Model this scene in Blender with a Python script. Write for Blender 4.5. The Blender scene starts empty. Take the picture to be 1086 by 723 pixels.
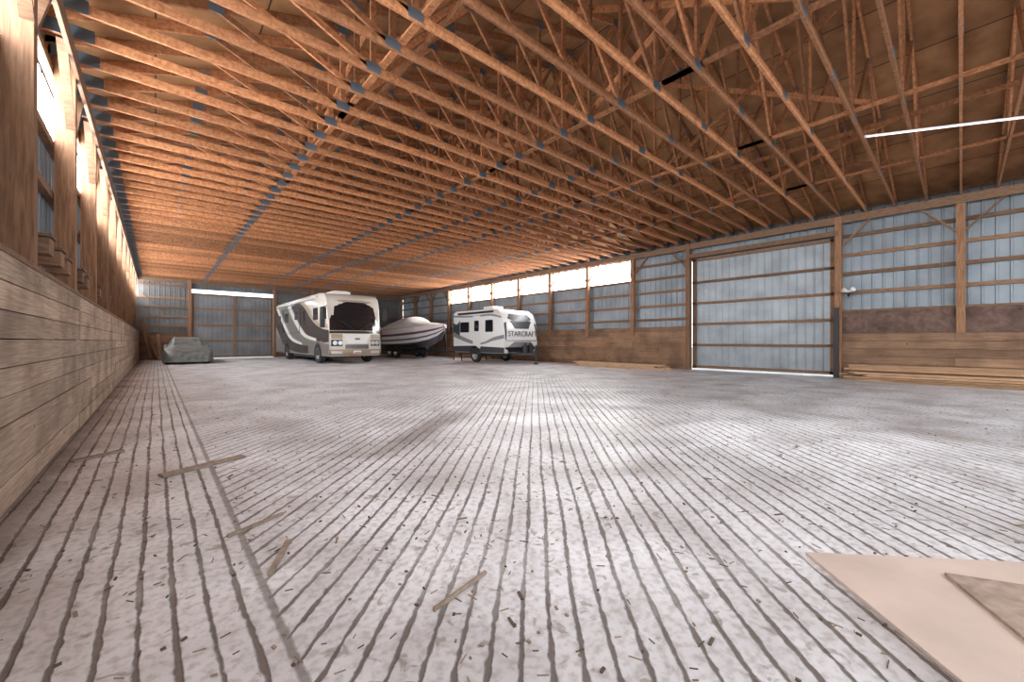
import bpy, math, random
from mathutils import Vector, Matrix
random.seed(7)
scene = bpy.context.scene

# ------------------------------------------------------------------ materials
def nodes_of(m):
    m.use_nodes = True
    nt = m.node_tree
    b = nt.nodes.get('Principled BSDF')
    return nt, b

def plain(name, col, rough=0.6, metal=0.0, noise=0.0, nscale=8.0, emit=None, coat=0.0):
    m = bpy.data.materials.new(name)
    nt, b = nodes_of(m)
    b.inputs['Roughness'].default_value = rough
    b.inputs['Metallic'].default_value = metal
    b.inputs['Base Color'].default_value = (*col, 1)
    if coat: b.inputs['Coat Weight'].default_value = coat
    if noise > 0:
        tc = nt.nodes.new('ShaderNodeTexCoord')
        n = nt.nodes.new('ShaderNodeTexNoise'); n.inputs['Scale'].default_value = nscale
        n.inputs['Detail'].default_value = 5
        r = nt.nodes.new('ShaderNodeValToRGB')
        r.color_ramp.elements[0].position = .3; r.color_ramp.elements[1].position = .7
        r.color_ramp.elements[0].color = (*[c*(1-noise) for c in col], 1)
        r.color_ramp.elements[1].color = (*[min(1, c*(1+noise*.6)) for c in col], 1)
        nt.links.new(tc.outputs['Object'], n.inputs['Vector'])
        nt.links.new(n.outputs['Fac'], r.inputs['Fac'])
        nt.links.new(r.outputs['Color'], b.inputs['Base Color'])
    if emit:
        b.inputs['Emission Color'].default_value = (*emit[0], 1)
        b.inputs['Emission Strength'].default_value = emit[1]
    return m

def wood(name, c1, c2, mscale=(6, 6, 6), var=0.35, knots=True, rough=.75, nscale=3.0, stain=(.60, .57, .55)):
    m = bpy.data.materials.new(name)
    nt, b = nodes_of(m)
    L = nt.links.new; N = nt.nodes.new
    b.inputs['Roughness'].default_value = rough
    tc = N('ShaderNodeTexCoord'); mp = N('ShaderNodeMapping'); mp.inputs['Scale'].default_value = mscale
    L(tc.outputs['Object'], mp.inputs['Vector'])
    geo = N('ShaderNodeNewGeometry')
    add = N('ShaderNodeVectorMath'); add.operation = 'ADD'
    sc = N('ShaderNodeMath'); sc.operation = 'MULTIPLY'; sc.inputs[1].default_value = 37.0
    L(geo.outputs['Random Per Island'], sc.inputs[0])
    L(mp.outputs['Vector'], add.inputs[0]); L(sc.outputs[0], add.inputs[1])
    n = N('ShaderNodeTexNoise'); n.inputs['Scale'].default_value = nscale; n.inputs['Detail'].default_value = 6
    n.inputs['Distortion'].default_value = .6
    L(add.outputs[0], n.inputs['Vector'])
    r = N('ShaderNodeValToRGB')
    r.color_ramp.elements[0].position = .32; r.color_ramp.elements[1].position = .68
    r.color_ramp.elements[0].color = (*c1, 1); r.color_ramp.elements[1].color = (*c2, 1)
    L(n.outputs['Fac'], r.inputs['Fac'])
    mr = N('ShaderNodeMapRange'); mr.inputs['To Min'].default_value = 1-var; mr.inputs['To Max'].default_value = 1+var*.6
    L(geo.outputs['Random Per Island'], mr.inputs['Value'])
    hsv = N('ShaderNodeHueSaturation'); L(r.outputs['Color'], hsv.inputs['Color']); L(mr.outputs[0], hsv.inputs['Value'])
    out = hsv.outputs['Color']
    if knots:
        n2 = N('ShaderNodeTexNoise'); n2.inputs['Scale'].default_value = 1.5; n2.inputs['Detail'].default_value = 7
        L(tc.outputs['Object'], n2.inputs['Vector'])
        r2 = N('ShaderNodeValToRGB'); r2.color_ramp.elements[0].position = .36; r2.color_ramp.elements[1].position = .58
        r2.color_ramp.elements[0].color = (*stain, 1); r2.color_ramp.elements[1].color = (1, 1, 1, 1)
        L(n2.outputs['Fac'], r2.inputs['Fac'])
        mx = N('ShaderNodeMix'); mx.data_type = 'RGBA'; mx.blend_type = 'MULTIPLY'; mx.inputs[0].default_value = 1
        L(out, mx.inputs[6]); L(r2.outputs['Color'], mx.inputs[7]); out = mx.outputs[2]
        v = N('ShaderNodeTexVoronoi'); v.inputs['Scale'].default_value = 3.4
        L(tc.outputs['Object'], v.inputs['Vector'])
        r3 = N('ShaderNodeValToRGB'); r3.color_ramp.elements[0].position = .04; r3.color_ramp.elements[1].position = .09
        r3.color_ramp.elements[0].color = (.25, .16, .10, 1); r3.color_ramp.elements[1].color = (1, 1, 1, 1)
        L(v.outputs['Distance'], r3.inputs['Fac'])
        mx2 = N('ShaderNodeMix'); mx2.data_type = 'RGBA'; mx2.blend_type = 'MULTIPLY'; mx2.inputs[0].default_value = 1
        L(out, mx2.inputs[6]); L(r3.outputs['Color'], mx2.inputs[7]); out = mx2.outputs[2]
    L(out, b.inputs['Base Color'])
    bp = N('ShaderNodeBump'); bp.inputs['Strength'].default_value = .25; bp.inputs['Distance'].default_value = .01
    L(n.outputs['Fac'], bp.inputs['Height']); L(bp.outputs[0], b.inputs['Normal'])
    return m

M_truss = wood('truss_wood', (.32, .125, .05), (.58, .27, .122), (6, 6, 6), .45, False)
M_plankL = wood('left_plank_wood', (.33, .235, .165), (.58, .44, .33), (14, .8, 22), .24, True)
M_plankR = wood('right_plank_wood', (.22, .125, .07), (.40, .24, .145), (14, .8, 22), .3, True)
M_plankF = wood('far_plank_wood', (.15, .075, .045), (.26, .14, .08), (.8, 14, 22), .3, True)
M_post = wood('post_wood', (.18, .09, .045), (.36, .19, .10), (14, 14, 1), .3, False)
M_girt = wood('girt_wood', (.16, .088, .05), (.29, .165, .095), (3, 3, 14), .35, False)
M_darkply = wood('dark_plywood', (.105, .06, .045), (.20, .125, .095), (2, 2, 2), .2, True)
M_lumber = wood('lumber', (.33, .19, .10), (.52, .33, .20), (10, 1, 10), .35, False)
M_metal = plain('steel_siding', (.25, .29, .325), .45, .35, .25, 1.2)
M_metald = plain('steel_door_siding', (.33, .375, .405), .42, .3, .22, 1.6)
M_galv = plain('galvanized_plate', (.17, .24, .31), .4, .6)
M_window = plain('fiberglass_window', (.9, .93, .95), .5, 0, emit=((.97, .985, 1.0), 23.0))
M_windowfar = plain('fiberglass_window_far', (.9, .93, .95), .5, 0, emit=((.97, .985, 1.0), 3.0))
M_black = plain('black_steel', (.02, .02, .022), .5)
M_rubber = plain('rubber', (.025, .025, .027), .8)
M_rim = plain('rim', (.6, .6, .62), .3, .8)
M_glass = plain('dark_glass', (.012, .014, .018), .08, 0, coat=.5)
M_chrome = plain('chrome', (.75, .76, .78), .15, .95)

def osb():
    m = bpy.data.materials.new('roof_sheathing_wood'); nt, b = nodes_of(m); L = nt.links.new; N = nt.nodes.new
    tc = N('ShaderNodeTexCoord')
    br = N('ShaderNodeTexBrick'); br.inputs['Scale'].default_value = 1.0
    br.inputs['Brick Width'].default_value = 2.44; br.inputs['Row Height'].default_value = 1.22
    br.inputs['Mortar Size'].default_value = .012
    br.inputs['Color1'].default_value = (.33, .16, .07, 1); br.inputs['Color2'].default_value = (.54, .29, .13, 1)
    br.inputs['Mortar'].default_value = (.08, .04, .02, 1)
    mp = N('ShaderNodeMapping'); mp.inputs['Rotation'].default_value = (0, 0, math.pi/2)
    L(tc.outputs['Object'], mp.inputs['Vector']); L(mp.outputs[0], br.inputs['Vector'])
    n = N('ShaderNodeTexNoise'); n.inputs['Scale'].default_value = 2.2; n.inputs['Detail'].default_value = 7
    L(tc.outputs['Object'], n.inputs['Vector'])
    r = N('ShaderNodeValToRGB'); r.color_ramp.elements[0].position = .3; r.color_ramp.elements[1].position = .7
    r.color_ramp.elements[0].color = (.5, .45, .4, 1); r.color_ramp.elements[1].color = (1, 1, 1, 1)
    L(n.outputs['Fac'], r.inputs['Fac'])
    mx = N('ShaderNodeMix'); mx.data_type = 'RGBA'; mx.blend_type = 'MULTIPLY'; mx.inputs[0].default_value = 1
    L(br.outputs['Color'], mx.inputs[6]); L(r.outputs['Color'], mx.inputs[7]); L(mx.outputs[2], b.inputs['Base Color'])
    b.inputs['Roughness'].default_value = .8
    return m
M_osb = osb()

def floor_mat():
    m = bpy.data.materials.new('grooved_concrete'); nt, b = nodes_of(m); L = nt.links.new; N = nt.nodes.new
    def math_(op, a, bb=None, c=None, clamp=False):
        n = N('ShaderNodeMath'); n.operation = op; n.use_clamp = clamp
        for i, v in enumerate([a, bb, c]):
            if v is None: continue
            if isinstance(v, (int, float)): n.inputs[i].default_value = v
            else: L(v, n.inputs[i])
        return n.outputs[0]
    def noise(vec, s, d=5, dist=0):
        n = N('ShaderNodeTexNoise'); n.inputs['Scale'].default_value = s; n.inputs['Detail'].default_value = d
        n.inputs['Distortion'].default_value = dist; L(vec, n.inputs['Vector']); return n.outputs['Fac']
    def sstep(v, a, c, lo=0, hi=1):
        n = N('ShaderNodeMapRange'); n.interpolation_type = 'SMOOTHSTEP'
        n.inputs['From Min'].default_value = a; n.inputs['From Max'].default_value = c
        n.inputs['To Min'].default_value = lo; n.inputs['To Max'].default_value = hi
        L(v, n.inputs['Value']); return n.outputs[0]
    tc = N('ShaderNodeTexCoord'); obj = tc.outputs['Object']
    sp = N('ShaderNodeSeparateXYZ'); L(obj, sp.inputs[0]); x, y = sp.outputs[0], sp.outputs[1]
    wob = math_('MULTIPLY', math_('SUBTRACT', noise(obj, .7, 2), .5), .06)
    wob2 = math_('MULTIPLY', math_('SUBTRACT', noise(obj, 20, 6), .5), .020)
    w = math_('ADD', wob, wob2)
    pd = math_('ADD', math_('MULTIPLY', math_('SUBTRACT', x, y), .7071), w)
    pl = math_('ADD', x, math_('MULTIPLY', w, .7))
    isl = math_('LESS_THAN', math_('ADD', x, math_('MULTIPLY', wob2, 1.0)), .36)
    p = math_('ADD', math_('MULTIPLY', pl, isl), math_('MULTIPLY', pd, math_('SUBTRACT', 1.0, isl)))
    f = math_('FRACT', math_('DIVIDE', math_('ADD', p, 50), .108))
    d = math_('ABSOLUTE', math_('SUBTRACT', f, .5))          # 0 centre of groove
    wnoise = math_('MULTIPLY', math_('SUBTRACT', noise(obj, 9, 6), .47), .24)
    g = math_('SUBTRACT', 1.0, sstep(math_('SUBTRACT', d, wnoise), .035, .11))
    dist = math_('ADD', math_('MULTIPLY', x, .665), math_('MULTIPLY', y, .7466))
    fade = sstep(dist, 7, 16, 1, .10)
    fade = math_('MAXIMUM', fade, math_('MULTIPLY', isl, .85))
    patch = sstep(noise(obj, .9, 6), .34, .5, .6, 1)
    g = math_('MULTIPLY', math_('MULTIPLY', g, fade), patch)
    seam = math_('SUBTRACT', 1.0, sstep(math_('ABSOLUTE', math_('SUBTRACT', math_('ADD', x, wob2), .36)), .008, .022))
    g = math_('MAXIMUM', g, math_('MULTIPLY', seam, .75))
    r = N('ShaderNodeValToRGB'); e = r.color_ramp.elements
    e[0].position = .32; e[0].color = (.52, .51, .525, 1); e[1].position = .62; e[1].color = (.81, .82, .86, 1)
    L(noise(obj, 1.3, 9, .5), r.inputs['Fac'])
    rf = N('ShaderNodeValToRGB'); e = rf.color_ramp.elements
    e[0].position = .33; e[0].color = (.66, .63, .61, 1); e[1].position = .55; e[1].color = (1, 1, 1, 1)
    L(noise(obj, 26, 8), rf.inputs['Fac'])
    mx = N('ShaderNodeMix'); mx.data_type = 'RGBA'; mx.blend_type = 'MULTIPLY'; mx.inputs[0].default_value = .9
    L(r.outputs['Color'], mx.inputs[6]); L(rf.outputs['Color'], mx.inputs[7])
    def mixc(fac, a, col):
        n = N('ShaderNodeMix'); n.data_type = 'RGBA'; L(fac, n.inputs[0]); L(a, n.inputs[6]); n.inputs[7].default_value = (*col, 1)
        return n.outputs[2]
    dirt = math_('MULTIPLY', sstep(noise(obj, .8, 9, .8), .52, .76), .62)
    c = mixc(dirt, mx.outputs[2], (.27, .23, .205))
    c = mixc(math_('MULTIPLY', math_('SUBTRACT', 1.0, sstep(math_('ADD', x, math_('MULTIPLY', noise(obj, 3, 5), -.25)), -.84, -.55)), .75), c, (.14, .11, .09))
    specks = math_('MULTIPLY', sstep(noise(obj, 10, 10, .8), .61, .68), .6)
    c = mixc(specks, c, (.17, .135, .11))
    u = math_('ADD', math_('MULTIPLY', math_('SUBTRACT', x, 2.9), .8), math_('MULTIPLY', math_('SUBTRACT', y, 4.7), .6))
    v = math_('SUBTRACT', math_('MULTIPLY', math_('SUBTRACT', y, 4.7), .8), math_('MULTIPLY', math_('SUBTRACT', x, 2.9), .6))
    e2 = math_('ADD', math_('POWER', math_('DIVIDE', math_('ABSOLUTE', u), 1.9), 2.0), math_('POWER', math_('DIVIDE', math_('ABSOLUTE', v), .26), 2.0))
    e2 = math_('ADD', e2, math_('MULTIPLY', noise(obj, 4, 5), 1.2))
    c = mixc(math_('MULTIPLY', math_('SUBTRACT', 1.0, sstep(e2, .5, 1.9)), .7), c, (.15, .125, .11))
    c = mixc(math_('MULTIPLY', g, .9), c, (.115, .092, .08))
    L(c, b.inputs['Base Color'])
    L(sstep(noise(obj, 1.2, 4), .35, .65, .34, .58), b.inputs['Roughness'])
    hgt = math_('SUBTRACT', math_('MULTIPLY', noise(obj, 30, 5), .22), g)
    bp = N('ShaderNodeBump'); bp.inputs['Strength'].default_value = .8; bp.inputs['Distance'].default_value = .012
    L(hgt, bp.inputs['Height']); L(bp.outputs[0], b.inputs['Normal'])
    return m
M_floor = floor_mat()

# ------------------------------------------------------------------ mesh builder
class MB:
    def __init__(s): s.v = []; s.f = []; s.m = []
    def add(s, vs, fs, mi=0):
        o = len(s.v); s.v += [tuple(v) for v in vs]
        for f in fs: s.f.append([i+o for i in f]); s.m.append(mi)
    def box(s, x0, x1, y0, y1, z0, z1, mi=0):
        s.add([(x0,y0,z0),(x1,y0,z0),(x1,y1,z0),(x0,y1,z0),(x0,y0,z1),(x1,y0,z1),(x1,y1,z1),(x0,y1,z1)],
              [(0,3,2,1),(4,5,6,7),(0,1,5,4),(1,2,6,5),(2,3,7,6),(3,0,4,7)], mi)
    def beam(s, a, b, w, h, mi=0, up=(0,0,1)):
        a = Vector(a); b = Vector(b); d = (b-a).normalized(); u = Vector(up)
        sd = d.cross(u)
        if sd.length < 1e-4: sd = d.cross(Vector((1,0,0)))
        sd.normalize(); u = sd.cross(d)
        vs = []
        for p in (a, b):
            for q in ((-1,-1),(1,-1),(1,1),(-1,1)): vs.append(p+sd*(w/2*q[0])+u*(h/2*q[1]))
        s.add(vs, [(0,3,2,1),(4,5,6,7),(0,1,5,4),(1,2,6,5),(2,3,7,6),(3,0,4,7)], mi)
    def cyl(s, a, b, r, mi=0, n=16, r2=None):
        a = Vector(a); b = Vector(b); d = (b-a).normalized(); r2 = r if r2 is None else r2
        t = Vector((0,0,1)) if abs(d.z) < .9 else Vector((1,0,0))
        e1 = d.cross(t).normalized(); e2 = d.cross(e1)
        vs = [a+(e1*math.cos(2*math.pi*i/n)+e2*math.sin(2*math.pi*i/n))*r for i in range(n)]
        vs += [b+(e1*math.cos(2*math.pi*i/n)+e2*math.sin(2*math.pi*i/n))*r2 for i in range(n)]
        s.add(vs, [(i,(i+1)%n,n+(i+1)%n,n+i) for i in range(n)]+[tuple(range(n))[::-1], tuple(range(n,2*n))], mi)
    def lathe_x(s, c, prof, mi=0, n=28):
        vs = []; k = len(prof)
        for i in range(n):
            a = 2*math.pi*i/n
            for (r, x) in prof: vs.append((c[0]+x, c[1]+r*math.cos(a), c[2]+r*math.sin(a)))
        fs = []
        for i in range(n):
            for j in range(k-1): fs.append((i*k+j, i*k+j+1, ((i+1)%n)*k+j+1, ((i+1)%n)*k+j))
        s.add(vs, fs, mi)
    def wheel(s, c, r, w, tire=0, rim=1):
        h = w/2
        s.lathe_x(c, [(r*.58,-h*.9),(r*.66,-h),(r*.92,-h),(r,-h*.7),(r,h*.7),(r*.92,h),(r*.66,h),(r*.58,h*.9)], tire)
        for sg in (-1, 1):
            s.lathe_x(c, [(r*.6,sg*h*.92),(r*.55,sg*h*.95),(r*.5,sg*h*.55),(r*.22,sg*h*.5),(r*.18,sg*h*.9),(0.001,sg*h*.92)], rim)
            for i in range(8):
                a = 2*math.pi*i/8
                s.cyl((c[0]+sg*h*.45,c[1]+r*.37*math.cos(a),c[2]+r*.37*math.sin(a)),(c[0]+sg*h*.6,c[1]+r*.37*math.cos(a),c[2]+r*.37*math.sin(a)), r*.06, tire, 8)
    def prism_x(s, pts, x0, x1, mi=0):
        n = len(pts)
        vs = [(x0,p[0],p[1]) for p in pts]+[(x1,p[0],p[1]) for p in pts]
        s.add(vs, [tuple(range(n)), tuple(range(n,2*n))[::-1]]+[(i,n+i,n+(i+1)%n,(i+1)%n) for i in range(n)], mi)
    def build(s, name, mats, parent=None, smooth=False, bevel=0):
        me = bpy.data.meshes.new(name); me.from_pydata(s.v, [], s.f); 
        for m in mats: me.materials.append(m)
        me.polygons.foreach_set('material_index', s.m)
        me.update()
        if smooth:
            me.polygons.foreach_set('use_smooth', [True]*len(me.polygons))
            try: me.set_sharp_from_angle(angle=math.radians(38))
            except Exception: pass
        ob = bpy.data.objects.new(name, me); scene.collection.objects.link(ob)
        if parent: ob.parent = parent
        if bevel:
            md = ob.modifiers.new('b', 'BEVEL'); md.width = bevel; md.segments = 2; md.limit_method = 'ANGLE'
        return ob

def empty(name, loc=(0,0,0), rz=0):
    e = bpy.data.objects.new(name, None); scene.collection.objects.link(e); e.location = loc; e.rotation_euler = (0,0,rz)
    e.empty_display_size = .2
    return e

def corr(mb, axis, fixed, a0, a1, z0, z1, d=.02, pitch=.23, mi=0):
    prof = []; a = a0
    while a < a1-1e-6:
        for (o, h) in ((0,0),(.085,0),(.10,1),(.13,1),(.145,0)):
            if a+o < a1: prof.append((a+o, fixed+h*d))
        a += pitch
    prof.append((a1, fixed))
    vs = []
    for (p, q) in prof:
        for z in (z0, z1):
            vs.append((q, p, z) if axis == 'y' else (p, q, z))
    mb.add(vs, [(2*i, 2*i+2, 2*i+3, 2*i+1) for i in range(len(prof)-1)], mi)

# ------------------------------------------------------------------ dimensions
XL, XR = -0.717, 15.4
Y0, Y1 = -6.0, 31.3
ZC = 4.84
TS = 0.61

mb = MB(); mb.box(-1.3, 16.1, Y0-.3, Y1+.4, -.15, 0)
mb.build('floor', [M_floor])
mb = MB(); mb.box(-60, 80, -60, 100, -.4, -.16)
mb.build('outside_ground', [plain('gravel', (.45,.42,.38), .9, 0, .3, 3)])

# ---------------------------------------------------------------- left wall
wl = empty('wall_left')
def planks(mb, x0, x1, ya, yb, z0, z1, nb, seg=4.88):
    h = (z1-z0)/nb
    for i in range(nb):
        y = ya - random.choice([0, seg*.5, seg*.25, seg*.75])
        while y < yb:
            a = max(y, ya); c = min(y+seg, yb)
            jx = random.uniform(-.005, .005)
            if c-a > .05: mb.box(x0+jx, x1+jx, a+.003, c-.003, z0+i*h+.004, z0+(i+1)*h-.004)
            y += seg
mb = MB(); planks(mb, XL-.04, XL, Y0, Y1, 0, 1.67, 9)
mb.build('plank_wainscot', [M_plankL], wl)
mb = MB(); mb.add([(XL-.045,Y0,1.66),(XL-.045,Y1,1.66),(XL-.36,Y1,1.90),(XL-.36,Y0,1.90)], [(0,1,2,3)])
mb.box(XL-.06, XL+.012, Y0, Y1, 1.66, 1.70)
mb.build('sloped_sill', [M_girt], wl)
XLm = -1.10
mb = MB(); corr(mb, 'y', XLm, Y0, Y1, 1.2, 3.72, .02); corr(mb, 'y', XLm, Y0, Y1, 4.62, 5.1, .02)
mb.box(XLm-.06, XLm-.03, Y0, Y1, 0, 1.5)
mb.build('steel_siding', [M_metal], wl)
lp = [5.5+2.44*k for k in range(-4, 11)]
mb = MB()
for y in lp: mb.box(-.99, -.80, y-.075, y+.075, .3, 4.84)
mb.build('posts', [M_post], wl)
mb = MB()
for z in (2.3, 3.0, 3.68, 4.62): mb.box(-1.08, -1.0, Y0, Y1, z-.05, z+.05)
mb.box(-.80, -.76, Y0, Y1, 4.60, 4.82)
for y in lp:
    for sg in (-1, 1):
        if Y0 < y+sg*.8 < Y1: mb.beam((-.84, y, 3.85), (-.84, y+sg*.8, 4.72), .04, .09, up=(1,0,0))
mb.build('girts_and_braces', [M_girt], wl)
mb = MB()
for y in lp:
    if y+1.22 > Y1: continue
    mb.box(XLm-.03, XLm-.01, y+.06, y+2.38, 3.74, 4.60)
mb.build('window_1', [M_window])
mb = MB()
for (y, z) in ((6.1, 1.98), (6.75, 1.95), (7.25, 1.92), (8.5, 1.96), (9.1, 1.93), (11.0, 1.96), (13.2, 1.96)):
    mb.box(-.98, -.80, y, y+.26, z, z+.16); mb.box(-1.0, -.78, y-.03, y+.29, z+.17, z+.195)
    mb.box(-.98, -.96, y, y+.26, z-.15, z)
mb.build('stall_brackets', [M_girt], wl)

# ---------------------------------------------------------------- right wall
wr = empty('wall_right')
DA, DB = 2.46, 7.02
rp = [-4.88, -2.44, 0, DA, DB] + [DB+2.43*k for k in range(1, 11)]
XRm = 15.62
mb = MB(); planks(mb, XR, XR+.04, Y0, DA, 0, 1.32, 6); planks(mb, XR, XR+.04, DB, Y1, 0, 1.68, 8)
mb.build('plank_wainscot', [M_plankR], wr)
mb = MB(); mb.box(XR+.03, XR+.05, Y0, DA, 1.32, 1.97)
mb.build('plywood_band', [M_darkply], wr)
W0, W1 = rp[5], rp[11]
mb = MB()
corr(mb, 'y', XRm, Y0, DA, 1.0, 5.0, -.02); corr(mb, 'y', XRm, DB, W0, 1.0, 5.0, -.02)
corr(mb, 'y', XRm, W0, W1, 1.0, 3.7, -.02); corr(mb, 'y', XRm, W0, W1, 4.62, 5.0, -.02)
corr(mb, 'y', XRm, W1, Y1, 1.0, 5.0, -.02); corr(mb, 'y', XRm, DA, DB, 4.2, 5.0, -.02)
mb.box(XRm+.03, XRm+.05, Y0, DA, 0, 1.3); mb.box(XRm+.03, XRm+.05, DB, Y1, 0, 1.3)
mb.build('steel_siding', [M_metal], wr)
mb = MB()
for i, y in enumerate(rp):
    full = y in (DA, DB)
    mb.box(15.32 if full else 15.36, 15.52, y-.08, y+.08, 0 if full else 1.30, 4.84)
mb.build('posts', [M_post], wr)
mb = MB()
for z in (1.98, 2.55, 3.12, 3.68, 4.25):
    for (a, c) in ((Y0, DA), (DB, Y1)):
        if z > 4 and a == DB:
            mb.box(15.53, 15.60, DB, W0, z-.05, z+.05); mb.box(15.53, 15.60, W1, Y1, z-.05, z+.05)
        else: mb.box(15.53, 15.60, a, c, z-.05, z+.05)
mb.box(15.53, 15.60, W0, W1, 4.60, 4.70)
mb.box(15.34, 15.38, Y0, Y1, 4.62, 4.84)
mb.box(15.30, 15.52, DA, DB, 4.27, 4.42)
for y in rp:
    for sg in (-1, 1):
        if DA-.1 < y+sg*.5 < DB+.1: continue
        if Y0 < y+sg*.8 < Y1: mb.beam((15.42, y, 3.85), (15.42, y+sg*.8, 4.72), .04, .09, up=(1,0,0))
mb.build('girts_and_braces', [M_girt], wr)
mb = MB()
for y in rp[5:11]: mb.box(XRm+.0, XRm+.03, y+.1, y+2.33, 3.72, 4.60)
mb.build('window_2', [M_window])
d1 = empty('door_1')
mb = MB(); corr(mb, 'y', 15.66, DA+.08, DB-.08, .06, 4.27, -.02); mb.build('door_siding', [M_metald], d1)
mb = MB()
for z in (.12, .95, 1.75, 2.55, 3.35, 4.2): mb.box(15.57, 15.63, DA+.08, DB-.08, z-.045, z+.045)
for y in (DA+.16, DB-.16): mb.box(15.57, 15.63, y-.07, y+.07, .06, 4.26)
mb.build('door_frame', [M_girt], d1)
mb = MB(); mb.box(15.24, 15.31, DA-.03, DA+.10, 0, 2.1); mb.build('door_guard', [M_black], d1)

# ---------------------------------------------------------------- far wall
wf = empty('wall_far')
FA, FB = 1.55, 6.1
def planksx(mb, y0, y1, xa, xb, z0, z1, nb):
    h = (z1-z0)/nb
    for i in range(nb): mb.box(xa, xb, y0, y1, z0+i*h+.003, z0+(i+1)*h-.003)
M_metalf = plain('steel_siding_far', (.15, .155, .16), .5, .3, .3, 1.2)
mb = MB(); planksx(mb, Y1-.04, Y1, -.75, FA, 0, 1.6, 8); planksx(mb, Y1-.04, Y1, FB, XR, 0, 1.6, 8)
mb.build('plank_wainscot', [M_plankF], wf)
mb = MB()
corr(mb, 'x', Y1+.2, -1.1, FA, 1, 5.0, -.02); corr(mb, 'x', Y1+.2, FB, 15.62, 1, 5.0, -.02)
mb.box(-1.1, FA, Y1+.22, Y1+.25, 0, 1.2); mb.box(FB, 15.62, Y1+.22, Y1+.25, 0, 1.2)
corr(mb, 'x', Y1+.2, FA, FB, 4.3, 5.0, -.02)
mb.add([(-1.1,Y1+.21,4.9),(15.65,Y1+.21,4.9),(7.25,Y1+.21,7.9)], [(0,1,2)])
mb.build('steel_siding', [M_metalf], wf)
mb = MB()
for x in (FA, FB, 8.5, 10.9, 13.3): mb.box(x-.08, x+.08, Y1-.08, Y1+.1, 0, 4.84)
mb.build('posts', [M_post], wf)
mb = MB()
for z in (1.98, 2.55, 3.12, 3.68, 4.4):
    mb.box(-1.05, FA, Y1+.1, Y1+.17, z-.05, z+.05); mb.box(FB, 15.6, Y1+.1, Y1+.17, z-.05, z+.05)
mb.beam((-.7, Y1+.02, 4.0), (.5, Y1+.02, 2.6), .1, .05); mb.box(-1.05, 15.6, Y1-.02, Y1+.04, 4.6, 4.84)
mb.build('girts_and_braces', [M_girt], wf)
d2 = empty('door_2')
mb = MB(); corr(mb, 'x', Y1+.24, FA+.08, FB-.08, .05, 4.05, -.02); mb.build('door_siding', [plain('far_door_siding', (.23,.235,.25), .45, .3, .25, 1.4)], d2)
mb = MB()
for z in (.12, 1.1, 2.1, 3.1, 4.0): mb.box(FA+.08, FB-.08, Y1+.14, Y1+.2, z-.05, z+.05)
for x in (FA+.14, (FA+FB)/2, FB-.14): mb.box(x-.06, x+.06, Y1+.12, Y1+.19, .05, 4.05)
mb.build('door_frame', [M_girt], d2)
mb = MB(); mb.box(FA+1.6, FB-.1, Y1+.22, Y1+.24, 4.08, 4.26); mb.build('window_3', [M_windowfar])

# ---------------------------------------------------------------- roof
xl, xr = -1.05, 15.6; S = xr-xl; xm = (xl+xr)/2; slope = .335; heel = .30
zb = ZC+.07
def topz(x): return ZC+heel+slope*(S/2-abs(x-xm))
mb = MB()
def member(p, q, h=.09, t=.038, mi=0): mb.beam((p[0],0,p[1]), (q[0],0,q[1]), t, h, mi)
member((xl, zb), (xr, zb), .12)
member((xl-.3, topz(xl-.3)-.07), (xm, topz(xm)-.07), .14); member((xr+.3, topz(xr+.3)-.07), (xm, topz(xm)-.07), .14)
member((xl+.02, ZC), (xl+.02, topz(xl)-.05), .09); member((xr-.02, ZC), (xr-.02, topz(xr)-.05), .09)
B = [xl+S*f for f in (.2,.4,.6,.8)]
def T(f): x = xl+S*f; return (x, topz(x)-.1)
webs = [(0,.1),(0,.2),(0,.3),(1,.3),(1,.4),(1,.5),(2,.5),(2,.6),(2,.7),(3,.7),(3,.8),(3,.9)]
for (i, f) in webs: member((B[i], zb), T(f), .08)
def plate(x, z, w=.22, h=.13):
    for sg in (-1, 1): mb.box(x-w/2, x+w/2, sg*.022-.003, sg*.022+.003, z-h/2, z+h/2, 1)
for x in B: plate(x, zb+.02, .20, .13)
for f in (.1,.2,.3,.4,.5,.6,.7,.8,.9): plate(T(f)[0], T(f)[1], .18, .12)
plate(xl+.25, zb+.02, .45, .16); plate(xr-.25, zb+.02, .45, .16); plate(xl+S*.5, zb, .22, .11)
tr = mb.build('roof_trusses', [M_truss, M_galv])
n = int((Y1-Y0)/TS)+1
tr.location = (0, -9*TS, 0)
ar = tr.modifiers.new('repeat', 'ARRAY'); ar.use_relative_offset = False; ar.use_constant_offset = True
ar.constant_offset_displace = (0, TS, 0); ar.count = n
mb = MB()
for sx in (-1, 1):
    xe = xm+sx*(S/2+.45)
    mb.add([(xm,Y0-.3,topz(xm)+.01),(xe,Y0-.3,topz(xe)+.01),(xe,Y1+.4,topz(xe)+.01),(xm,Y1+.4,topz(xm)+.01),
            (xm,Y0-.3,topz(xm)+.05),(xe,Y0-.3,topz(xe)+.05),(xe,Y1+.4,topz(xe)+.05),(xm,Y1+.4,topz(xm)+.05)],
           [(0,1,2,3),(4,5,6,7),(0,1,5,4),(1,2,6,5),(2,3,7,6),(3,0,4,7)])
mb.build('ceiling', [M_osb])
mb = MB()
for x in (B[0]+.12, B[1]+.12, B[2]-.12, B[3]-.12):
    y = Y0
    while y < Y1: mb.box(x-.045, x+.045, y, min(y+4.8, Y1), ZC+.135, ZC+.173); y += 4.2
for sx in (.25, .75):
    x = xl+S*sx; z = (ZC+topz(x))/2
    mb.box(x-.02, x+.02, Y0, Y1, z-.045, z+.045)
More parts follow.
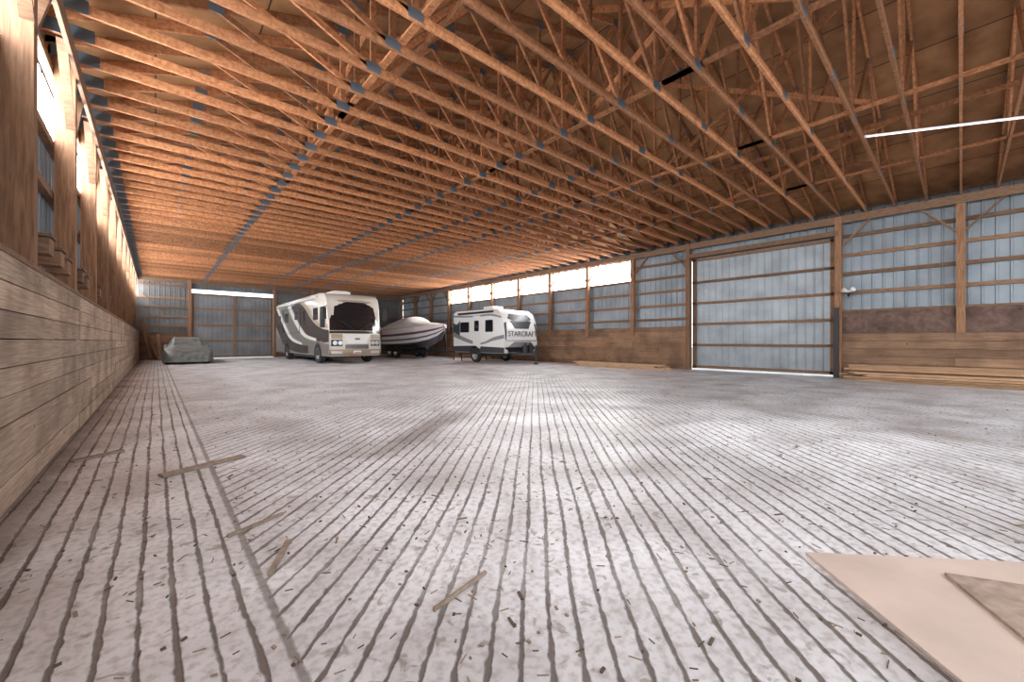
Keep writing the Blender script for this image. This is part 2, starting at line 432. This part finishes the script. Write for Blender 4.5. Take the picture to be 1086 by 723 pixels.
for yb in (1.0, 6, 12, 18, 24):
    for i in (0, 1, 2, 3):
        sg = 1 if i < 2 else -1
        mb.beam((B[i]+.1*sg, yb, ZC+.2), (B[i]+.1*sg, yb+3.6, topz(B[i])-.3), .038, .09)
        mb.beam((B[i]+.16*sg, yb+3.6, ZC+.2), (B[i]+.16*sg, yb, topz(B[i])-.3), .038, .09)
mb.build('truss_bracing', [M_truss])
mb = MB(); mb.box(-1.16, -1.12, Y0, Y1+.3, 4.6, 5.3); mb.box(15.66, 15.70, Y0, Y1+.3, 4.6, 5.3)
mb.build('trim_1', [M_girt])

fl = empty('fluorescent_light', (10.15, .2, 4.78), math.atan2(-1.8, 1.1))
mb = MB(); mb.cyl((-1.1,0,0),(1.1,0,0), .009, 0, 12); mb.build('tube', [plain('tube_glow', (.9,.9,.9), .4, emit=((1,1,1), 1.0))], fl, True)
mb = MB(); mb.box(-1.12, 1.12, -.010, .010, .01, .03); mb.box(-1.12,-1.09,-.01,.01,-.01,.02); mb.box(1.09,1.12,-.01,.01,-.01,.02)
mb.build('housing', [plain('white_enamel', (.8,.8,.8), .4)], fl)

# ---------------------------------------------------------------- helper for vehicle shells
def interp(tab, v):
    if v <= tab[0][0]: return tab[0][1]
    for (a, c) in zip(tab, tab[1:]):
        if v <= c[0]: return a[1]+(c[1]-a[1])*(v-a[0])/(c[0]-a[0])
    return tab[-1][1]
def shell(mb, loop, hw, rnd, bow, length, mi=0):
    ys = [p[0] for p in loop]; zs = [p[1] for p in loop]
    cy = (min(ys)+max(ys))/2; cz = (min(zs)+max(zs))/2; hy = (max(ys)-min(ys))/2; hz = (max(zs)-min(zs))/2
    st = [(-hw+rnd*(1-math.cos(math.pi/2*k/5)), rnd*(1-math.sin(math.pi/2*k/5))) for k in range(6)]
    inner = [-(hw-rnd)+2*(hw-rnd)*i/12 for i in range(1, 12)]
    stations = st+[(x, 0) for x in inner]+[(-x, r) for (x, r) in st[::-1]]
    k = len(loop); vs = []
    for (x, r) in stations:
        for (y, z) in loop:
            yy = cy+(y-cy)*(hy-r)/hy; zz = cz+(z-cz)*(hz-r)/hz
            w = max(0, 1-(y/length)*6)
            vs.append((x, yy+bow*(abs(x)/hw)**2.5*w, zz))
    fs = []
    for i in range(len(stations)-1):
        for j in range(k): fs.append((i*k+j, i*k+(j+1)%k, (i+1)*k+(j+1)%k, (i+1)*k+j))
    fs.append(tuple(range(k))[::-1]); fs.append(tuple(range((len(stations)-1)*k, len(stations)*k)))
    mb.add(vs, fs, mi)
def fpatch(mb, front, bow, hw, z0, z1, xa, xb, off=.012, mi=0, nx=12, nz=6):
    vs = []
    for layer in (off, -.03):
        for i in range(nz+1):
            t = i/nz; z = z0+(z1-z0)*t; a = xa(t) if callable(xa) else xa; c = xb(t) if callable(xb) else xb
            for j in range(nx+1):
                x = a+(c-a)*j/nx
                vs.append((x, interp(front, z)+bow*(abs(x)/hw)**2.5-layer, z))
    fs = []; o = (nz+1)*(nx+1)
    for i in range(nz):
        for j in range(nx):
            a = i*(nx+1)+j; fs.append((a, a+1, a+nx+2, a+nx+1)); fs.append((o+a, o+a+nx+1, o+a+nx+2, o+a+1))
    for j in range(nx): fs.append((j, o+j, o+j+1, j+1)); a = nz*(nx+1)+j; fs.append((a, a+1, o+a+1, o+a))
    for i in range(nz): a = i*(nx+1); c = a+nx+1; fs.append((a, c, o+c, o+a)); a += nx; c += nx; fs.append((a, o+a, o+c, c))
    mb.add(vs, fs, mi)
def catmull(pts, n=8):
    o = []
    P = [pts[0]]+list(pts)+[pts[-1]]
    for i in range(1, len(P)-2):
        for k in range(n):
            t = k/n; p0,p1,p2,p3 = P[i-1],P[i],P[i+1],P[i+2]
            o.append(tuple(.5*((2*p1[d])+(-p0[d]+p2[d])*t+(2*p0[d]-5*p1[d]+4*p2[d]-p3[d])*t*t+(-p0[d]+3*p1[d]-3*p2[d]+p3[d])*t**3) for d in (0,1)))
    o.append(tuple(pts[-1])); return o
def ribbon(mb, up, lo, x, dx, mi):
    U = catmull(up); Lo = catmull(lo); n = min(len(U), len(Lo))
    U = [U[int(i*(len(U)-1)/(n-1))] for i in range(n)]; Lo = [Lo[int(i*(len(Lo)-1)/(n-1))] for i in range(n)]
    vs = [(x, p[0], p[1]) for p in U]+[(x, p[0], p[1]) for p in Lo]+[(x+dx, p[0], p[1]) for p in U]+[(x+dx, p[0], p[1]) for p in Lo]
    fs = [(i, i+1, n+i+1, n+i) for i in range(n-1)]+[(2*n+i, 3*n+i, 3*n+i+1, 2*n+i+1) for i in range(n-1)]
    fs += [(i, 2*n+i, 2*n+i+1, i+1) for i in range(n-1)]+[(n+i, n+i+1, 3*n+i+1, 3*n+i) for i in range(n-1)]
    mb.add(vs, fs, mi)
def rrect(y0, y1, z0, z1, r=.06, n=4):
    o = []
    for (cy, cz, a0) in ((y1-r,z1-r,0),(y0+r,z1-r,90),(y0+r,z0+r,180),(y1-r,z0+r,270)):
        for k in range(n+1): a = math.radians(a0+90*k/n); o.append((cy+r*math.cos(a), cz+r*math.sin(a)))
    return o

# ---------------------------------------------------------------- motorhome
mh = empty('motorhome', (7.24, 19.3, 0))
C_cream = plain('rv_cream', (.72,.68,.61), .25, 0, coat=.6)
C_tan = plain('rv_tan', (.38,.29,.20), .3, 0, coat=.5)
C_brown = plain('rv_brown', (.045,.034,.03), .25, 0, coat=.6)
C_grey = plain('rv_grey', (.20,.185,.17), .3, 0, coat=.5)
C_white = plain('rv_white', (.85,.85,.83), .3, 0, coat=.5)
C_lamp = plain('lamp_lens', (.75,.78,.8), .1, .2, coat=.8)
C_red = plain('plate_red', (.5,.05,.04), .5)
front = [(.38,.14),(.55,.02),(.95,0),(1.45,.05),(2.95,.30),(3.15,.42),(3.45,.95)]
loop = [(.14,.38),(.02,.55),(0,.95),(.05,1.45),(.30,2.95),(.42,3.18),(.75,3.38),(1.6,3.46),(10.6,3.46),(10.9,3.36),(10.95,3.0),(10.95,.6),(10.85,.38)]
HW = 1.28; BW = .22
mb = MB(); shell(mb, loop, HW, .07, BW, 10.95, 0)
mb.build('body', [C_cream], mh, True)
mb = MB()
fpatch(mb, front, BW, HW, 1.60, 2.98, lambda t: -1.20+.05*t, lambda t: 1.20-.05*t, .014, 0)
for (a, c, z0, z1) in ((.62,1.35,1.75,2.75),(1.75,2.5,2.15,2.75),(3.9,4.7,2.2,2.75),(5.6,6.1,2.3,2.75),(7.6,8.5,2.2,2.75),(9.5,10.1,2.2,2.7)):
    mb.prism_x(rrect(a, c, z0, z1, .08), -1.300, -1.26, 0); mb.prism_x(rrect(a, c, z0, z1, .08), 1.26, 1.300, 0)
mb.build('windows', [M_glass], mh)
mb = MB()
fpatch(mb, front, BW, HW, 1.46, 1.58, -1.2, 1.2, .02, 2)
fpatch(mb, front, BW, HW, 3.0, 3.06, -1.1, 1.1, .02, 1)
fpatch(mb, front, BW, HW, .98, 1.44, lambda t: -.42-.26*t, lambda t: .42+.26*t, .03, 3)
fpatch(mb, front, BW, HW, .72, .93, -.55, .55, .02, 5)
for k in range(4): fpatch(mb, front, BW, HW, .74+.05*k, .755+.05*k, -.56, .56, .035, 6)
fpatch(mb, front, BW, HW, 1.16, 1.24, -.12, .12, .045, 6)
for sg in (-1, 1):
    a, c = sorted((sg*.68, sg*1.15)); 
    fpatch(mb, front, BW, HW, .86, 1.16, a, c, .02, 5)
    for xx in (.78, 1.0):
        mb.cyl((sg*xx, .02+BW*(xx/HW)**2.5-.03, 1.01), (sg*xx, .02+BW*(xx/HW)**2.5-.06, 1.01), .10, 4, 20)
    fpatch(mb, front, BW, HW, .50, .62, a, c, .03, 4)
    fpatch(mb, front, BW, HW, 1.2, 1.42, a, c, .02, 1)
fpatch(mb, front, BW, HW, .40, .70, -1.22, 1.22, .015, 1)
fpatch(mb, front, BW, HW, .50, .64, -.18, .18, .05, 3); fpatch(mb, front, BW, HW, .52, .56, -.15, .15, .055, 7)
for sg in (-1, 1): mb.beam((sg*.15, .0, 1.62), (sg*.75, .03, 2.05), .02, .02, 5)
mb.build('front_mask', [C_cream, C_tan, C_brown, C_white, C_lamp, M_black, M_chrome, C_red], mh)
for nm, x, dx in (('graphics_left', -1.284, .01), ('graphics_right', 1.274, .01)):
    s_ = -1 if x < 0 else 1
    mb = MB()
    ribbon(mb, [(.15,.95),(3,1.1),(7,1.15),(10.93,1.4)], [(.2,.42),(3,.42),(7,.42),(10.8,.42)], x, dx, 1)
    ribbon(mb, [(.15,1.62),(1.2,1.72),(2.6,2.1),(4.2,2.9),(5.4,3.25)], [(.15,1.05),(1.5,1.05),(3.5,1.35),(5.3,2.15),(6.9,3.1)], x+s_*.002, dx, 0)
    ribbon(mb, [(1.0,1.1),(2.8,1.15),(4.9,1.55),(6.9,2.6),(8.2,3.25)], [(1.0,.6),(3.3,.65),(5.9,1.0),(8.0,2.0),(9.6,3.1)], x+s_*.003, dx, 1)
    ribbon(mb, [(3.4,.85),(5.8,1.0),(8.0,1.6),(9.6,2.7),(10.93,3.25)], [(3.4,.45),(6.2,.5),(8.8,.9),(10.1,1.6),(10.93,2.1)], x+s_*.004, dx, 0)
    ribbon(mb, [(.3,1.86),(1.3,1.92),(2.5,2.28),(3.7,2.95),(4.6,3.25)], [(.3,1.70),(1.3,1.78),(2.6,2.14),(4.0,2.85),(5.1,3.2)], x+s_*.005, dx, 2)
    ribbon(mb, [(2.0,1.22),(4.0,1.5),(5.6,2.2),(7.2,3.25)], [(2.0,1.08),(4.3,1.36),(6.1,2.1),(7.8,3.15)], x+s_*.006, dx, 3)
    ribbon(mb, [(4.6,1.0),(6.8,1.35),(8.6,2.2),(10.2,3.2)], [(4.6,.88),(7.1,1.2),(9.0,2.1),(10.7,3.15)], x+s_*.007, dx, 3)
    mb.build(nm, [C_brown, C_grey, C_tan, C_white], mh)
mb = MB()
mb.box(-1.315, -1.28, 5.0, 8.9, 1.55, 1.57, 0); mb.box(-1.315, -1.28, 5.0, 8.9, 2.95, 2.97, 0)
mb.box(-1.315,-1.28,5.0,5.02,1.55,2.97,0); mb.box(-1.315,-1.28,8.88,8.9,1.55,2.97,0)
mb.cyl((-1.34,1.8,3.26),(-1.34,10.2,3.26), .07, 1, 14)
for y in (2.2, 6.2): 
    mb.box(-.45,.45,y,y+1.0,3.44,3.68,1); mb.box(-.35,.35,y+.1,y+.9,3.68,3.72,1)
mb.box(-.2,.2,4.4,4.8,3.44,3.56,1); mb.cyl((.5,9,3.44),(.5,9,3.66), .25, 1, 20)
for sg in (-1, 1):
    mb.beam((sg*1.2, .55, 2.8), (sg*1.45, .22, 2.66), .04, .04, 0); mb.box(sg*1.45-.09, sg*1.45+.09, .15, .25, 2.12, 2.66, 0)
mb.build('roof_and_mirrors', [M_black, C_white], mh, bevel=.02)
mb = MB()
for sg in (-1, 1):
    for y in (1.75, 7.9):
        mb.wheel((sg*1.16, y, .48), .48, .30, 0, 1)
        pts = [(y+.60*math.cos(math.pi*k/16), .40+.62*math.sin(math.pi*k/16)) for k in range(17)]
        a, c = sorted((sg*1.22, sg*1.300)); mb.prism_x(pts, a, c, 2)
for (a, c) in ((2.7,6.9),(8.8,10.8)): mb.box(-1.15, 1.15, a, c, .25, .45, 2)
mb.cyl((-1.0,1.75,.48),(1.0,1.75,.48), .07, 2); mb.cyl((-1.0,7.9,.48),(1.0,7.9,.48), .09, 2)
ob = mb.build('wheels', [M_rubber, M_rim, M_black], mh)

# ---------------------------------------------------------------- travel trailer
tt = empty('travel_trailer', (13.46, 14.3, 0))
T_w = plain('trailer_white', (.82,.83,.83), .3, 0, coat=.4)
T_g = plain('trailer_charcoal', (.045,.05,.06), .35)
T_m = plain('trailer_grey', (.25,.26,.28), .4)
front = [(.50,.30),(.80,.04),(1.1,.0),(1.5,.02),(2.1,.16),(2.45,.36),(2.7,.75)]
loop = [(.30,.50),(.04,.80),(0,1.1),(.02,1.5),(.16,2.1),(.36,2.45),(.75,2.66),(1.3,2.70),(4.2,2.70),(4.42,2.62),(4.45,2.4),(4.45,.6),(4.35,.5)]
HW = 1.12; BW = .10
mb = MB(); shell(mb, loop, HW, .05, BW, 4.45, 0); mb.build('body', [T_w], tt, True)
mb = MB()
fpatch(mb, front, BW, HW, 1.70, 2.42, lambda t: -.45-.5*t, lambda t: .45+.5*t, .012, 1)
fpatch(mb, front, BW, HW, .55, .80, -1.02, 1.02, .012, 0)
fpatch(mb, front, BW, HW, .80, 1.06, lambda t: -.9+.35*t, lambda t: .9-.35*t, .014, 3)
fpatch(mb, front, BW, HW, 1.10, 1.14, -1.04, 1.04, .02, 2)
for sg in (-1, 1):
    fpatch(mb, front, BW, HW, 1.15, 2.4, (lambda t: -1.07) if sg < 0 else (lambda t: 1.02-.14*t), (lambda t: -1.02+.14*t) if sg < 0 else (lambda t: 1.07), .014, 1)
mb.build('front_cap', [M_black, T_g, M_chrome, T_m], tt)
mb = MB()
for x0, x1 in ((-1.142, -1.09), (1.09, 1.142)):
    for (a, c, z0, z1) in ((.95,1.55,1.55,2.15),(2.95,3.75,1.55,2.1)): mb.prism_x(rrect(a, c, z0, z1, .07), x0, x1, 0)
    mb.prism_x(rrect(1.95,2.6,.72,2.4,.08), x0+.006, x1-.006, 1); mb.prism_x(rrect(2.08,2.47,1.6,2.15,.06), x0-.002, x1+.002, 0)
mb.build('windows_and_door', [M_glass, T_w], tt)
mb = MB()
for x, dx in ((-1.130, .01), (1.120, .01)):
    ribbon(mb, [(.1,.78),(1.5,.82),(3,.85),(4.44,.82)], [(.12,.52),(1.5,.52),(3,.52),(4.4,.52)], x, dx, 0)
    ribbon(mb, [(.12,1.4),(.9,1.28),(1.9,1.02),(3,1.2),(4.44,1.6)], [(.12,1.22),(.9,1.12),(1.9,.92),(3,1.0),(4.44,1.35)], x, dx, 1)
    ribbon(mb, [(.35,2.3),(1.2,2.45),(2.6,2.42),(4.44,2.5)], [(.3,2.2),(1.2,2.35),(2.6,2.33),(4.44,2.4)], x, dx, 1)
    ribbon(mb, [(3.8,2.2),(4.1,2.0),(4.44,2.1)], [(3.8,1.3),(4.1,1.5),(4.44,1.6)], x, dx, 0)
mb.build('graphics', [T_g, T_m], tt)
mb = MB()
mb.box(-.35,.35,1.9,2.7,2.69,2.93,0); mb.box(-.2,.2,3.2,3.5,2.69,2.8,0)
mb.cyl((-1.17,.9,2.55),(-1.17,3.9,2.55), .05, 1, 12)
mb.build('roof_unit', [T_w, M_black], tt, bevel=.03)
mb = MB()
for sg in (-1, 1):
    mb.wheel((sg*1.02, 2.45, .36), .36, .22, 0, 1)
    pts = [(2.45+.46*math.cos(math.pi*k/16), .42+.44*math.sin(math.pi*k/16)) for k in range(17)]
    a, c = sorted((sg*1.06, sg*1.136)); mb.prism_x(pts, a, c, 2)
    mb.beam((sg*.75, .5, .48), (0, -1.1, .48), .07, .12, 2); mb.box(sg*.8-.04, sg*.8+.04, .3, 4.3, .38, .5, 2)
    mb.beam((sg*.85, 4.1, .42), (sg*.85, 4.0, .0), .05, .05, 2)
    mb.cyl((sg*.18, -.35, .52), (sg*.18, -.35, .90), .14, 3, 18); mb.cyl((sg*.18, -.35, .90), (sg*.18, -.35, 1.0), .08, 3, 12)
mb.cyl((-.9,2.45,.36),(.9,2.45,.36), .05, 2)
mb.cyl((0,-.9,.05),(0,-.9,.9), .035, 2); mb.cyl((0,-.9,0),(0,-.9,.06), .1, 2); mb.cyl((0,-1.05,.5),(0,-1.3,.5), .05, 2)
mb.box(-.35,.35,-.2,.12,.5,.62,2)
mb.build('chassis', [M_rubber, M_rim, M_black, M_black], tt)
cu = bpy.data.curves.new('lettering', 'FONT'); cu.body = 'STARCRAFT'; cu.size = .36; cu.extrude = .005; cu.align_x = 'CENTER'
cu.materials.append(T_g); tx = bpy.data.objects.new('lettering', cu); scene.collection.objects.link(tx); tx.parent = tt
tx.location = (0, -.012, 1.33); tx.rotation_euler = (math.radians(88), 0, 0)

# ---------------------------------------------------------------- boat on trailer
bt = empty('motorboat', (12.95, 20.7, 0), math.radians(3))
B_w = plain('boat_white', (.92,.92,.92), .2, 0, coat=.7)
B_p = plain('boat_stripe', (.13,.12,.24), .25, 0, coat=.7)
B_r = plain('boat_red', (.45,.05,.05), .25, 0, coat=.7)
B_d = plain('boat_dark', (.10,.095,.13), .3)
B_c = plain('boat_canvas', (.88,.88,.90), .8, 0, .06, 3)
secs = [(0,.03,2.1,1.85,.02,1.72,1.6),(.35,.46,2.07,1.78,.22,1.42,1.22),(.9,.80,2.02,1.7,.5,1.2,.92),(1.7,1.06,1.97,1.64,.78,1.04,.72),
        (2.8,1.18,1.92,1.6,.95,.95,.62),(4.2,1.22,1.86,1.56,1.02,.9,.58),(5.6,1.20,1.82,1.54,1.02,.88,.58),(6.6,1.12,1.8,1.54,1.0,.88,.6)]
mb = MB(); ring = []
for (y, hb, gz, sz, cb, cz, kz) in secs:
    d1_ = hb-cb; dz = gz-cz
    half = [(0,kz),(cb,cz),(cb+d1_*.25,cz+dz*.20),(cb+d1_*.45,cz+dz*.30),(cb+d1_*.62,cz+dz*.52),(cb+d1_*.8,cz+dz*.62),(cb+d1_*.9,cz+dz*.67),(hb,gz),(hb-.06 if hb>.1 else 0,gz+.05)]
    ring.append([(x,y,z) for (x,z) in half]+[(-x,y,z) for (x,z) in half[::-1]])
k = len(ring[0]); mats = [2,0,1,0,1,3,0,0,0]
for i in range(len(ring)-1):
    for j in range(k-1):
        jj = j if j <= 8 else 16-j
        m_ = mats[min(jj,8)]
        mb.add([ring[i][j],ring[i][j+1],ring[i+1][j+1],ring[i+1][j]], [(0,1,2,3)], m_)
mb.add(ring[-1], [tuple(range(k))], 0)
mb.build('hull', [B_w, B_p, B_d, B_r], bt, False)
mb = MB(); rr = []
cover = [(.15,2.1,.1),(.9,2.2,.72),(1.9,2.28,.95),(2.5,2.38,1.04),(3.0,2.68,1.06),(3.8,2.66,1.08),(5.0,2.42,1.10),(6.0,2.15,1.08),(6.5,1.9,1.05)]
for (y, z, hb) in cover:
    g = interp([(s[0], s[2]) for s in secs], y)
    rr.append([(hb*math.cos(math.pi*q/12), y, g-.02+(z-g+.04)*math.sin(math.pi*q/12)**.7) for q in range(13)])
for i in range(len(rr)-1):
    for j in range(12): mb.add([rr[i][j],rr[i][j+1],rr[i+1][j+1],rr[i+1][j]], [(0,1,2,3)], 0)
mb.build('canvas_cover', [B_c], bt, True)
mb = MB()
for sg in (-1, 1):
    mb.wheel((sg*1.02, 4.6, .36), .36, .22, 0, 1); mb.wheel((sg*1.02, 3.8, .36), .36, .22, 0, 1)
    mb.box(sg*.75-.04, sg*.75+.04, 1.4, 6.3, .42, .54, 2); mb.beam((sg*.75, 1.5, .48), (0, -1.2, .48), .08, .12, 2)
    mb.beam((sg*.5, 2.0, .80), (sg*.5, 6.2, .76), .12, .08, 2)
    for y in (2.4, 5.8): mb.beam((sg*.75, y, .5), (sg*.5, y, .78), .06, .06, 2)
    pts = [(4.2+.9*math.cos(math.pi*k_/16), .42+.42*math.sin(math.pi*k_/16)) for k_ in range(17)]
    mb.prism_x(pts, sg*1.02-.13, sg*1.02+.13, 2)
mb.cyl((-1,4.6,.36),(1,4.6,.36), .05, 2); mb.cyl((-1,3.8,.36),(1,3.8,.36), .05, 2)
mb.beam((0,-.3,.5),(0,-.12,1.6), .08, .08, 2); mb.cyl((0,-1.0,0),(0,-1.0,.8), .04, 2)
mb.beam((-.8,5.9,.48),(.8,5.9,.48), .08, .1, 2)
mb.box(-.25,.25,6.6,7.0,.9,1.8,2); mb.box(-.1,.1,6.65,6.95,.45,.9,2)
mb.build('trailer', [M_rubber, M_rim, M_black], bt)

# ---------------------------------------------------------------- car under a cover
cc = empty('covered_car', (1.2, 24.4, 0))
hp = [(-.05,.45),(.05,.62),(.4,.74),(1.35,.88),(1.6,.95),(2.1,1.24),(2.6,1.30),(3.1,1.26),(3.7,1.02),(4.2,.95),(4.45,.80),(4.55,.45)]
bp_ = [(-.05,.45),(.05,.62),(.4,.73),(1.4,.84),(3.9,.92),(4.4,.8),(4.55,.45)]
mb = MB(); ny, nx = 70, 48; vs = []
for i in range(ny+1):
    y = -.06+4.62*i/ny
    for j in range(nx+1):
        s_ = -1+2*j/nx
        endf = min(1, max(.0, min(y+.06, 4.56-y)/.5))
        hwid = .70+.20*endf**.4
        a = abs(s_)
        if a < .8:
            x = s_/.8*hwid; q = abs(x)/hwid
            body = interp(bp_, y)*(1-.10*q**4); roof = interp(hp, y)
            tq = min(1, max(0, (q-.55)/.33)); tq = tq*tq*(3-2*tq)
            z = max(body, roof*(1-tq)+body*tq)
            z += .008*math.sin(9*x+5*y)+.006*math.sin(14*y-6*x)
            if abs(y-1.75) < .16 and .86 < q < .99: z += .12
        else:
            t = (a-.8)/.2; body = interp(bp_, y)*.9
            x = math.copysign(hwid+.05*math.sin(t*1.6)+.022*math.sin(16*y)*t, s_); z = body*(1-t)+.10*t
        if i in (0, ny): z = min(z, .5)
        vs.append((x, y, z))
fs = [(i*(nx+1)+j, i*(nx+1)+j+1, (i+1)*(nx+1)+j+1, (i+1)*(nx+1)+j) for i in range(ny) for j in range(nx)]
mb.add(vs, fs, 0)
for i0, yy in ((0, -.07), (ny, 4.57)):
    top = [vs[i0*(nx+1)+j] for j in range(nx+1)]
    bot = [(p[0], yy+.02*math.sin(p[0]*14), .10) for p in top]
    for j in range(nx): mb.add([top[j], top[j+1], bot[j+1], bot[j]], [(0,1,2,3)], 0)
mb.build('fabric_cover', [plain('silver_cover', (.19,.20,.19), .42, .2, .45, 5)], cc, True)
mb = MB()
for sg in (-1, 1):
    for y in (.9, 3.6): mb.wheel((sg*.76, y, .31), .31, .2, 0, 1)
mb.build('wheels', [M_rubber, M_rim], cc)

# ---------------------------------------------------------------- lumber along right wall
def boards(name, lst, mat=M_lumber):
    mb = MB()
    for (a, b, w, h) in lst: mb.beam(a, b, w, h)
    return mb.build(name, [mat])
L1 = []
for i in range(6):
    for k in range(4-(i > 3)):
        x = 14.62+i*.125; y0 = -3.2+random.uniform(-.3,.5); y1 = 1.9+random.uniform(-.4,.5)
        L1.append(((x+random.uniform(-.02,.02), y0, .03+.06*k), (x+random.uniform(-.03,.03), y1, .03+.06*k), .11, .05))
L1.append(((15.3,-3,.36),(15.3,2.2,.36),.04,.12)); L1.append(((15.2,-3.5,.28),(15.28,2.3,.28),.1,.06))
L1.append(((14.35,-2.9,.02),(14.50,1.2,.02),.14,.04))
boards('lumber_stack', L1)
L2 = []
for i in range(4):
    for k in range(3): L2.append(((14.55+i*.14, 7.4+random.uniform(0,.6), .03+.055*k), (14.6+i*.13, 12.0+random.uniform(-.5,.4), .03+.055*k), .12, .05))
L2.append(((14.1,7.3,.02),(14.25,10.8,.02),.16,.04)); L2.append(((13.8,8.6,.02),(14.1,11.6,.02),.14,.04))
boards('lumber_stack', L2, wood('fresh_lumber', (.46, .29, .17), (.68, .47, .30), (10, 1, 10), .25, False))
boards('leaning_boards', [((-.2,29.8,.05),(-.62,30.4,2.3),.14,.04),((0.1,30.0,.05),(-.5,30.6,2.0),.14,.04),((.2,30.1,.05),(.1,31.1,1.5),.14,.04)], M_plankF)

# ---------------------------------------------------------------- sheets and loose boards on the floor
def oriented_sheet(name, corner, ang, l1, l2, t, mat, z=0):
    e1 = Vector((math.cos(ang), math.sin(ang), 0)); e2 = Vector((-math.sin(ang), math.cos(ang), 0))
    c = Vector((*corner, z)); mb = MB()
    b4 = [c, c+e1*l1, c+e1*l1+e2*l2, c+e2*l2]
    mb.add(b4+[p+Vector((0,0,t)) for p in b4], [(0,3,2,1),(4,5,6,7),(0,1,5,4),(1,2,6,5),(2,3,7,6),(3,0,4,7)])
    return mb.build(name, [mat])
M_sheet = plain('plywood_sheet_face', (.58,.47,.41), .7, 0, .14, 3)
M_sheet2 = wood('weathered_board', (.26,.19,.15), (.42,.33,.27), (5,5,5), .1, False)
M_scrap = wood('scrap_wood', (.22,.16,.12), (.36,.28,.22), (5,5,5), .2, False)
oriented_sheet('plywood_sheet', (2.49, .53), math.radians(-137), 1.22, 2.44, .015, M_sheet, .003)
oriented_sheet('wood_panel', (2.72, .05), math.radians(-152), .5, 1.9, .012, M_sheet2, .020)
for (x0, y0, x1, y1, w) in ((.03,4.3,.62,4.52,.10), (-.57,5.34,-.25,5.55,.08), (.30,2.72,.60,2.85,.015), (.40,2.15,.54,2.44,.025), (.84,1.42,1.16,1.49,.012)):
    mb = MB(); mb.beam((x0,y0,.012),(x1,y1,.012), w, .016); mb.build('scrap_board', [M_scrap])

# debris
mb = MB(); rnd = random.Random(11)
for i in range(2400):
    r = rnd.uniform(1.2, 14); a = rnd.uniform(-math.radians(98), math.radians(12))
    x = -r*math.sin(a); y = r*math.cos(a)
    if x < -.68 or x > 15.2: continue
    th = rnd.uniform(0, math.pi); kind = rnd.random()
    if kind < .6: l, w, h = rnd.uniform(.015,.05), .003, .003
    elif kind < .96: l, w, h = rnd.uniform(.006,.02), rnd.uniform(.005,.012), .006
    else: l, w, h = rnd.uniform(.03,.07), rnd.uniform(.006,.014), .005
    dx, dy = math.cos(th)*l/2, math.sin(th)*l/2
    mb.beam((x-dx,y-dy,h/2+.001),(x+dx,y+dy,h/2+.001+rnd.uniform(0,.004)), w, h, rnd.choice([0,1,1,2]))
mb.build('floor_debris', [plain('straw', (.28,.20,.13), .9), plain('bark', (.10,.07,.05), .9), plain('chip', (.30,.22,.16), .9)])

sl = empty('security_light', (15.2, 2.2, 2.55))
mb = MB(); mb.box(.05,.12,-.06,.06,-.06,.06,0); mb.cyl((.06,.0,0),(-.04,.12,.06), .03, 1, 12, .07); mb.cyl((.06,0,0),(-.04,-.12,.06), .03, 1, 12, .07)
mb.cyl((.05,0,-.05),(.0,0,-.13), .03, 0, 12); mb.build('lamp_heads', [M_black, C_white], sl)

# ---------------------------------------------------------------- light
w = bpy.data.worlds.new('World'); scene.world = w; w.use_nodes = True
bg = w.node_tree.nodes['Background']; bg.inputs['Color'].default_value = (.86,.93,1,1); bg.inputs['Strength'].default_value = 2.0
def area(name, loc, rot, sx, sy, power, col=(1,1,1)):
    l = bpy.data.lights.new(name, 'AREA'); l.shape = 'RECTANGLE'; l.size = sx; l.size_y = sy; l.energy = power; l.color = col
    o = bpy.data.objects.new(name, l); scene.collection.objects.link(o); o.location = loc; o.rotation_euler = rot; return o
area('rear_fill_strip', (7.5, -5.7, 4.2), (math.radians(48), 0, 0), 15, 1.0, 560, (.96,.98,1))  # added fill strip, unseen at the open rear end, tilted down to the floor
sp = bpy.data.lights.new('floor_pool_spot', 'SPOT'); sp.energy = 2600; sp.spot_size = math.radians(24); sp.spot_blend = 1; sp.shadow_soft_size = .5  # spot added behind the camera to throw a soft bright pool on the floor
so = bpy.data.objects.new('floor_pool_spot', sp); scene.collection.objects.link(so); so.location = (7.5, -5.5, 4.4)
so.rotation_euler = (Vector((5.3, 2.3, 0))-so.location).to_track_quat('-Z', 'Y').to_euler()

cam = bpy.data.cameras.new('camera'); co = bpy.data.objects.new('camera', cam); scene.collection.objects.link(co)
co.location = (0,0,1.1); co.rotation_euler = (math.radians(90), 0, math.radians(-41.7))
cam.sensor_width = 36; cam.lens = 14.06; cam.clip_start = .02; cam.clip_end = 300
scene.camera = co
scene.view_settings.view_transform = 'Standard'
